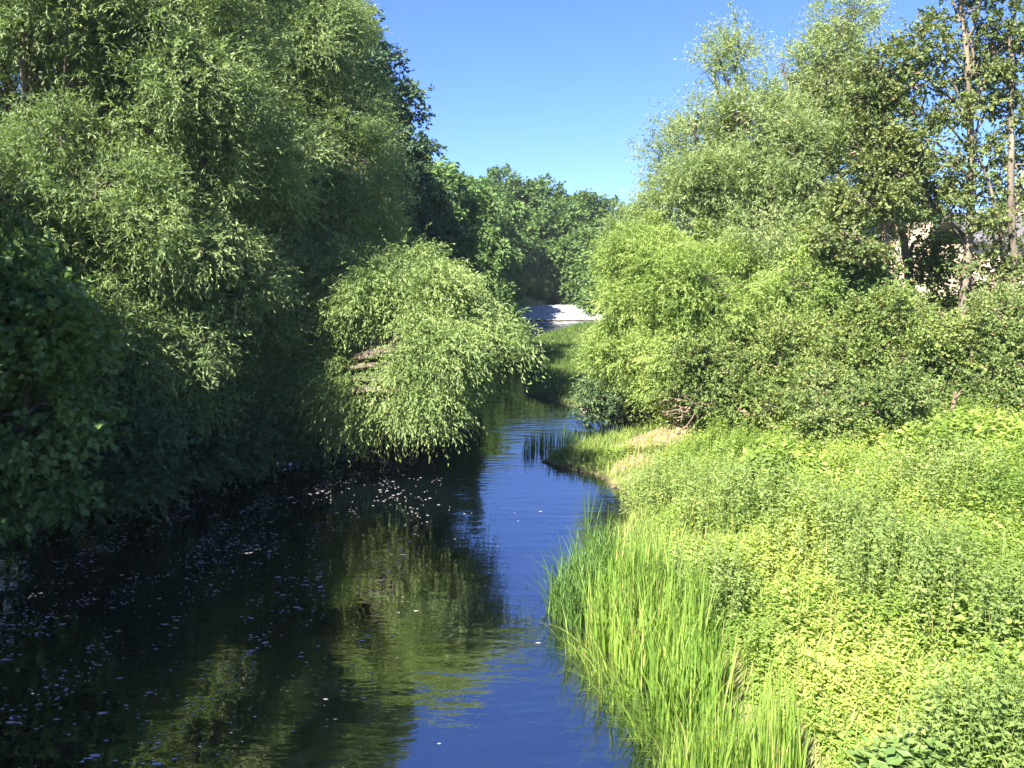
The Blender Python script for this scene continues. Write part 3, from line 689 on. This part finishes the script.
def meadow_pts(rng, n, x0, x1, y0, y1):
    xy = np.stack([rng.uniform(x0, x1, n), rng.uniform(y0, y1, n)], -1)
    return xy
def earth(xy):
    s = 0
    for cc, rx, ry in EARTH: s = np.maximum(s, 1.25 - np.sqrt(((xy[:, 0] - cc[0]) / rx) ** 2 + ((xy[:, 1] - cc[1]) / ry) ** 2))
    return np.clip(s * 1.6, 0, 1)

rng = np.random.default_rng(77)
# herbs
xy = meadow_pts(rng, 72000, 1.5, 23, 4.5, 24.5)
dr = xy[:, 0] - rb(xy[:, 1])
fld = rough_field(xy[:, 0] * 2.2 + 30, xy[:, 1] * 2.2)
lim = np.where(xy[:, 1] < 11.5, 1.0, np.where(xy[:, 1] < 16, 1.5, 1.1)) + .5 * fld
keep = (dr > lim) & (rng.random(len(xy)) > earth(xy) * 1.1) & (xy[:, 0] < .95 * xy[:, 1] + 3)
xy = xy[keep]; fld = fld[keep]; dr = dr[keep]
fl2 = np.sin(xy[:, 0] * 2.9 + 1.5 * np.sin(xy[:, 1] * 1.3)) * np.sin(xy[:, 1] * 2.3 + 1.7 * np.sin(xy[:, 0] * 1.1 + 2)) + .7 * rough_field(xy[:, 0] * 5 + 3, xy[:, 1] * 5)
hh = (.36 + .3 * np.clip(fld + .4, 0, 1.2) + .34 * np.clip(fl2, -.7, 1.1)) * rng.uniform(.55, 1.35, len(xy)) * (.55 + .45 * sm(dr, 1, 4))
kind2 = (rough_field(xy[:, 0] * 3.1 + 50, xy[:, 1] * 3.1 + 20) + rng.normal(0, .12, len(xy))) > .16
kind3 = (rough_field(xy[:, 0] * 4.1 + 11, xy[:, 1] * 3.7 + 70) + rng.normal(0, .1, len(xy))) > .22
thin = kind2 & (rng.random(len(xy)) < .55)
A = Acc()
for sel, lf, lw, pr_, hk in ((~kind2 & ~kind3, .072, .04, 6, 1.), (kind2 & ~thin & ~kind3, .125, .08, 4, .9), (kind3, .07, .022, 11, 1.25)):
    base, ld, out = herb_plants(rng, xy[sel], hh[sel] * hk, lf, lw, pr_)
    for q, f, t in out: A.add(q, f, t)
tag(link('herb_undergrowth', A.mesh('herb_undergrowth'), M['herb']), 'bright yellow-green waist-high herbs covering the right bank', 'undergrowth', kind='stuff')
# meadow grass near the edge and through the herbs
xy = meadow_pts(rng, 60000, .4, 13, 5, 27.5); dr = xy[:, 0] - rb(xy[:, 1])
pr = np.where((dr < 2.6) & (xy[:, 1] > 11.5), 1., .22) * (1 - .62 * earth(xy))
keep = (dr > .05) & (rng.random(len(xy)) < pr) & (xy[:, 0] < .95 * xy[:, 1] + 3); xy = xy[keep]
base = np.stack([xy[:, 0], xy[:, 1], height(xy[:, 0], xy[:, 1]) - .02], -1)
dr = xy[:, 0] - rb(xy[:, 1])
A = Acc(); hgt = rng.uniform(.18, .6, len(xy)) * np.where(dr < 2.6, .9, 1.15)
tn = rng.uniform(.1, .9, len(xy)); tn[rng.random(len(xy)) < .035] = 1.
A.add(*blades(rng, base, hgt, None, rng.uniform(.012, .024, len(xy)), 3, .5, tn))
tag(link('meadow_grass', A.mesh('meadow_grass'), M['grass']), 'pale yellow-green grass along the sunny right bank', 'grass', kind='stuff')
# dry flower stalks standing out of the herbs
xy = meadow_pts(rng, 600, 2, 15, 5.5, 24); dr = xy[:, 0] - rb(xy[:, 1]); xy = xy[(dr > 1.2) & (xy[:, 0] < .95 * xy[:, 1] + 3) & (rough_field(xy[:, 0] * 2 + 5, xy[:, 1] * 2) > -.05)]
base = np.stack([xy[:, 0], xy[:, 1], height(xy[:, 0], xy[:, 1])], -1); A = Acc()
A.add(*blades(rng, base, rng.uniform(.7, 1.25, len(xy)), None, rng.uniform(.012, .022, len(xy)), 4, .18, np.where(rng.random(len(xy)) < .5, 1., .8)))
tag(link('grass_stalks', A.mesh('grass_stalks'), M['grass']), 'thin straw-coloured stalks standing out of the herbs', 'grass stalks', kind='stuff')
# darker grass: spit, island, left bank
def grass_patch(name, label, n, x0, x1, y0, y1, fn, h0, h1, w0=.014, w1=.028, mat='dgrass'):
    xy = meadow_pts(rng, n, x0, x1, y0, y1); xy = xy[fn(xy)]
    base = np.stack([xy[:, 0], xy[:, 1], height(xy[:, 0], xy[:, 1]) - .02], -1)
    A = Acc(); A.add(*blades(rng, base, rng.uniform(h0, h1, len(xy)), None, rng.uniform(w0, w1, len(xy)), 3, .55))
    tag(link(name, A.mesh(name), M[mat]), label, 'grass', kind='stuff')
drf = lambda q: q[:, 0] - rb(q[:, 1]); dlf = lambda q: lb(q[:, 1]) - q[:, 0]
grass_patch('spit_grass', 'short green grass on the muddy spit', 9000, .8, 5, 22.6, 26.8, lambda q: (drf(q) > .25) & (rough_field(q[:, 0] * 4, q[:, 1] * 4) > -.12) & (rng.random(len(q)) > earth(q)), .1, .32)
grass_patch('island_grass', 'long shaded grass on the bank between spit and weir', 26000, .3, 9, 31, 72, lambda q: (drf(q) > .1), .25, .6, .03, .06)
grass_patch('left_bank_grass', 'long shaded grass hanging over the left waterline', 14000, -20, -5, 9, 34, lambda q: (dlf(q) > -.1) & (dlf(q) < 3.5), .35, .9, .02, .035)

# nettle clumps, each a plant group one can point at
def nettle(px, py, z, rx, ry, n, h, label, mat='nettle', name='nettle_clump', cat='nettles', LL=.075, LW=.04, grp='nettle clumps on the right bank'):
    c = G(px, py, z); c = np.array([c[0], c[1], float(height(c[0], c[1]))])
    root = thing(name, label, cat, c, grp)
    q = nrm(rng.normal(size=(n, 2))) * np.sqrt(rng.random(n))[:, None]
    xy = c[:2] + q * [rx, ry]; hs = h * (1.05 - .4 * (q ** 2).sum(1)) * rng.uniform(.8, 1.2, n) * (1.3 if name == 'nettle_clump' else 1.)
    base, ld, out = herb_plants(rng, xy, hs, LL, LW, 11)
    A = Acc()
    for a, f, t in out: A.add(a, f, t)
    link('foliage', A.mesh('foliage'), M[mat], root)
    B = Acc()
    for k in range(n): tube(B, np.stack([base[k], base[k] + ld[k] * hs[k] * .97]), .006, .003, 3)
    link('stems', B.mesh('stems'), M[mat], root)
for a in [
    (668, 470, 1.3, 1.1, 1.5, 150, 1.05, 'grey-green nettle clump nearest the bare earth path'),
    (742, 492, 1.6, 1.2, 1.4, 170, 1.1, 'grey-green nettle clump in front of the fallen branch'),
    (830, 520, 1.7, 1.2, 1.2, 160, 1.05, 'nettle clump in the middle of the sunny herb bank'),
    (905, 560, 1.7, 1.1, 1., 150, 1.05, 'wide nettle clump right of the middle of the herb bank'),
    (985, 600, 1.7, .9, .8, 120, 1., 'nettle clump at the right edge halfway up the herb bank'),
    (700, 560, 1.4, .8, 1., 100, .9, 'small nettle clump behind the reed bed'),
    (990, 720, 1.5, .8, .7, 130, 1.0, 'nettle clump in the bottom right corner'),
    (930, 480, 2., 1.2, 1.3, 130, 1., 'nettle clump below the hawthorn at the right edge')]:
    nettle(*a)
nettle(915, 765, 1.0, .45, .4, 40, .7, 'dark broad-leaved dock plant added in place of shade at the bottom edge right of the earth patch', 'syc', 'shade_standin_dock', 'plant', .2, .1, None)  # dark plant added where the bank only lies in shadow
for a in [(775, 445, 2., 1.1, .9, 60, 1.05, 'large-leaved butterbur patch just below the fallen branch'), (960, 440, 2.1, 1.6, 1., 80, 1., 'large-leaved herb patch along the foot of the right-hand hawthorns')]:
    nettle(*a, 'herb', 'broadleaf_herb_clump', 'herb clump', .2, .13, 'broad-leaved herb clumps')

# reeds
def reed_clump(label, spots, n, h, mat, bend=.3, width=.02, name='reed_clump', cat='reeds', grp='reeds in the shallow water', stem=True, lean=None):
    """spots: (x, y, rx, ry) ellipses"""
    ar = np.array([s[2] * s[3] for s in spots]); k = rng.choice(len(spots), n, p=ar / ar.sum()); sp_ = np.array(spots)
    q = nrm(rng.normal(size=(n, 2))) * np.sqrt(rng.random(n))[:, None]
    xy = sp_[k, :2] + q * sp_[k, 2:4]
    zb = np.maximum(height(xy[:, 0], xy[:, 1]), -.25)
    c = [float(sp_[:, 0].mean()), float(sp_[:, 1].mean()), 0.]
    root = thing(name, label, cat, c, grp)
    A = Acc(); hs = h * rng.uniform(.6, 1.12, n); tn = rng.uniform(.1, .95, n); tn[rng.random(n) < .04] = 1.
    ldn = None
    if lean is not None:
        ldn = nrm(np.array(lean) * [1, 1, 0] + rng.normal(0, .55, (n, 3)) * [1, 1, 0])
    A.add(*blades(rng, np.stack([xy[:, 0], xy[:, 1], zb], -1), hs, ldn, width * rng.uniform(.7, 1.3, n), 6, bend, tn))
    link('blades', A.mesh('blades'), M[mat], root)
    return root
def gx(px, py, z=0.): 
    g_ = G(px, py, z); return (g_[0], g_[1])
reed_clump('main reed bed standing along the water in the foreground', [(*gx(660, 665), .7, 1.0), (*gx(622, 640), .6, .6), (*gx(690, 725), .5, .7), (*gx(635, 625), .6, .65)], 1700, 1.3, 'reed', .2, .033)
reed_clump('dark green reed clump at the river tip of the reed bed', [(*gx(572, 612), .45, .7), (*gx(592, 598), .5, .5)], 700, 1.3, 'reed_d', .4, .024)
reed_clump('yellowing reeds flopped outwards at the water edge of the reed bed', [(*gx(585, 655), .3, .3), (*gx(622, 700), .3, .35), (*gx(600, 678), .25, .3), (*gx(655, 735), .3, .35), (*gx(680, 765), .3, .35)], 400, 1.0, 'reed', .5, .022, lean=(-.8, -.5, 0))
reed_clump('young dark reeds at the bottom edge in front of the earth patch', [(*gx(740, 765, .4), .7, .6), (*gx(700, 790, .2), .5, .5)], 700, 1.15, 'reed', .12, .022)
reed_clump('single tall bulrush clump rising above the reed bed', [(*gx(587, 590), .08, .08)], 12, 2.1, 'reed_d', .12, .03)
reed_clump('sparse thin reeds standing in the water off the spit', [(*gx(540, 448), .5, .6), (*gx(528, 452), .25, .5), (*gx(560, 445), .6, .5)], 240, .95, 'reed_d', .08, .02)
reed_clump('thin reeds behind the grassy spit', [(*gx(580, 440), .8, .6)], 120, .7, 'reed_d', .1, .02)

# ------------------------------------------------------------------ fallen branch and heap of dead branches
def snag(name, label, cat, polys, mat='deadwood', seed=3):
    g = np.random.default_rng(seed); A = Acc(); c = np.mean([q for pl, *_ in polys for q in pl], 0)
    for pl, r0, r1 in polys: 
        pl = np.array(pl); tt = np.linspace(0, len(pl) - 1, 12)
        pts = np.stack([np.interp(tt, np.arange(len(pl)), pl[:, k]) for k in range(3)], -1)
        tube(A, wobble(g, pts, .025), r0, r1, 7, g, .06)
    me = A.mesh(name, True); me.transform(mathutils.Matrix.Translation((-c).tolist()))
    o = link(name, me, M[mat]); o.location = c.tolist(); return tag(o, label, cat)
Yb = 22.3
snag('fallen_branch', 'long dead branch lying across the top of the sunny herbs', 'branch',
     [([P(735, 408, 22.6), P(765, 422, 22.3), P(800, 429, 22), P(830, 436, 21.6)], .065, .03), ([P(800, 428, 22), P(825, 424, 21.8)], .05, .02), ([P(760, 420, 22.3), P(780, 405, 22.4)], .05, .02)])
g = np.random.default_rng(8); polys = []
for k in range(46):
    a = P(g.uniform(672, 735), g.uniform(398, 416), g.uniform(23.2, 24.4)); d = nrm(np.array([g.normal(0, 1), g.normal(0, .6), g.normal(.1, .35)])) * g.uniform(.5, 1.6)
    polys.append(([a - d / 2, a + g.normal(0, .08, 3), a + d / 2], g.uniform(.012, .05), .008))
snag('dead_branch_heap', 'tangled heap of dead grey branches between earth path and hawthorn', 'brushwood', polys, seed=9)
snag('dead_stump', 'short weathered post stump in the herbs below the right-hand hawthorns', 'stump', [([P(952, 425, 20.5), P(953, 404, 20.5), P(955, 392, 20.5)], .07, .05), ([P(953, 404, 20.5), P(962, 390, 20.4)], .04, .02)], 'deadwood', 12)
snag('broken_dead_tree', 'pale broken trunk with bare stubs in front of the stone wall', 'tree trunk', [([P(912, 330, 27.5), P(908, 270, 27.5), P(902, 232, 27.5)], .2, .11), ([P(907, 262, 27.5), P(920, 235, 27.3)], .08, .05), ([P(908, 275, 27.5), P(892, 262, 27.6)], .07, .03)], 'palebark', 13)
snag('driftwood', 'short driftwood stick at the edge of the bare earth', 'stick', [([G(672, 436, .85), G(684, 434, 1.0)], .07, .03)], 'bark', 14)

# ------------------------------------------------------------------ house and wall behind the alders
M['sandstone'] = rough_mat('sandstone', [(.3, (.40, .30, .21)), (.5, (.55, .43, .32)), (.7, (.66, .54, .42))], 1.2, .9, .4, 5.)
M['roof'] = rough_mat('slate_roof', [(.3, (.07, .065, .07)), (.7, (.15, .14, .145))], 2., .7, .4, 8.)
M['dglass'] = rough_mat('window_glass', [(.3, (.02, .025, .03)), (.7, (.04, .05, .06))], 1., .08, 0.)
M['wframe'] = rough_mat('painted_frame', [(.3, (.6, .6, .58)), (.7, (.75, .75, .72))], 2., .5, .05)
def boxes(name, bl, mat, parent=None):
    A = Acc()
    for (x0, x1, y0, y1, z0, z1) in bl:
        v = np.array([[x, y, z] for x in (x0, x1) for y in (y0, y1) for z in (z0, z1)], float)
        f = np.array([[0, 1, 3, 2], [4, 6, 7, 5], [0, 4, 5, 1], [2, 3, 7, 6], [0, 2, 6, 4], [1, 5, 7, 3]])
        A.add(v, f)
    return link(name, A.mesh(name), mat, parent)
hx0 = P(978, 240, 58)[0]; ze = P(978, 243, 58)[2]; zr = P(978, 214, 58)[2]
hs_ = thing('stone_house', 'pale sandstone house with dark slate roof seen between the alder trunks', 'house', (hx0 + 6, 61, 4))
boxes('wall', [(hx0, hx0 + 14, 58, 65, 2, ze)], M['sandstone'], hs_)
A = Acc(); x0, x1 = hx0 - .4, hx0 + 14.4
v = np.array([[x0, 57.5, ze - .1], [x1, 57.5, ze - .1], [x1, 61.5, zr], [x0, 61.5, zr], [x0, 65.5, ze - .1], [x1, 65.5, ze - .1],
              [x0, 57.5, ze + .12], [x1, 57.5, ze + .12], [x1, 61.5, zr + .25], [x0, 61.5, zr + .25], [x0, 65.5, ze + .12], [x1, 65.5, ze + .12]])
A.add(v, np.array([[6, 7, 8, 9], [9, 8, 11, 10], [0, 3, 2, 1], [3, 4, 5, 2], [0, 1, 7, 6], [4, 10, 11, 5], [0, 6, 9, 3], [3, 9, 10, 4], [1, 2, 8, 7], [2, 5, 11, 8]]))
link('roof', A.mesh('roof'), M['roof'], hs_)
boxes('chimney', [(hx0 + 5, hx0 + 6, 61, 62, zr - .6, zr + 1.3)], M['sandstone'], hs_)
for k in range(3):
    wx = hx0 + 1.6 + k * 3.6
    fr_ = boxes('window', [(wx, wx + 1.3, 57.94, 57.99, ze - 2., ze - .7)], M['wframe'], hs_)
    pn = boxes('pane', [(wx + .1, wx + 1.2, 57.90, 57.935, ze - 1.9, ze - .8)], M['dglass']); pn.parent = fr_
wl = P(880, 275, 52)[0]; wz = P(900, 222, 52)[2]
ws = thing('stone_wall', 'sunlit pinkish stone wall behind the pale broken trunk', 'wall', (wl + 3, 52, 4))
boxes('wall_face', [(wl, wl + 3.2, 52, 52.7, 2, wz), (wl + 3.2, wl + 12, 52, 52.7, 2, wz - 2.2)], M['sandstone'], ws)

# ------------------------------------------------------------------ foam flecks on the dark water
m, nt, N, Lk = new_mat('foam_fleck'); p = N.new('ShaderNodeBsdfPrincipled'); p.inputs['Base Color'].default_value = (.33, .305, .295, 1); p.inputs['Roughness'].default_value = .7
o = N.new('ShaderNodeOutputMaterial'); Lk.new(p.outputs[0], o.inputs[0])
n = 36000
fx = rng.uniform(-15, 2, n); fy = rng.uniform(8.5, 26, n)
den = np.clip(rough_field(fx * 2.6 + 9, fy * .8) * .9 + rough_field(fx * 7, fy * 5) * .6 + .22, .03, 1) * np.where(fx < -2, 1, .12) * sm(-fx, -2, 9)
kp = (rng.random(n) < den) & (fx > lb(fy) + .2) & (fx < rb(fy) - .3); fx = fx[kp]; fy = fy[kp]; n = len(fx)
rr = np.minimum(np.exp(rng.normal(math.log(.0085), .5, n)), .028); th = np.arange(7) * 2 * PI / 7
rad_ = rr[:, None] * rng.uniform(.5, 1.3, (n, 7))
v = np.stack([fx[:, None] + rad_ * np.cos(th) * 2.3, fy[:, None] + rad_ * np.sin(th) * 1.1, np.full((n, 7), .008)], -1)
top = v.copy()
cen = v.mean(1); cen[:, 2] = .016
V = np.concatenate([v.reshape(-1, 3), cen]); ii = np.arange(n)[:, None] * 7 + np.arange(7)[None]
F = np.stack([ii, np.roll(ii, -1, 1), np.broadcast_to(n * 7 + np.arange(n)[:, None], ii.shape)], -1).reshape(-1, 3)
tag(link('foam_flecks', mesh_np('foam_flecks', V, F), m), 'small pale flecks of foam drifting on the dark water', 'foam', kind='stuff')

# trees standing beside the bridge, left of the frame, that shade the near left bank and water
for k, (bx_, by_, sc_, lab) in enumerate([(-12.8, 4, 1.2, 'tall tree beside the bridge at the left, shading the near water'), (-15.2, 12.4, .88, 'tree on the left bank between bridge and first willow'), (-15.5, -3, 1.1, 'tree on the left bank just behind the bridge')]):
    make_tree('ash_tree', lab, 'tree', (bx_, by_),
        [(np.array([bx_, by_, 1.]) + sc_ * np.array(c), sc_ * np.array(r), 1.) for c, r in [((0, 0, 11.5), (2.6, 2.6, 2.2)), ((-1, 2, 8.5), (3, 3, 2.6)), ((1.6, -1, 8), (2.8, 3, 2.6)), ((-.5, -1.8, 5), (3, 3, 2.4)), ((1.2, 1.5, 4.5), (2.8, 2.8, 2.4))]],
        dict(BROAD, L=.3, W=.2, clump=1.2, k=6), 'ash', 91 + k, group=W_L)
# ------------------------------------------------------------------ thin summer haze
hz = boxes('haze', [(-2600, 2600, -700, 4200, -2., 34.)], None)
m, nt, N, Lk = new_mat('haze_air'); pv = N.new('ShaderNodeVolumePrincipled')
pv.inputs['Color'].default_value = (.80, .90, 1., 1); pv.inputs['Density'].default_value = .0003; pv.inputs['Anisotropy'].default_value = .2
o = N.new('ShaderNodeOutputMaterial'); Lk.new(pv.outputs[0], o.inputs['Volume']); hz.data.materials.clear(); hz.data.materials.append(m)
tag(hz, 'thin bluish summer haze over the valley', kind='stuff')
print('tris', sum(len(o.data.polygons) for o in bpy.data.objects if o.type == 'MESH') * 2)
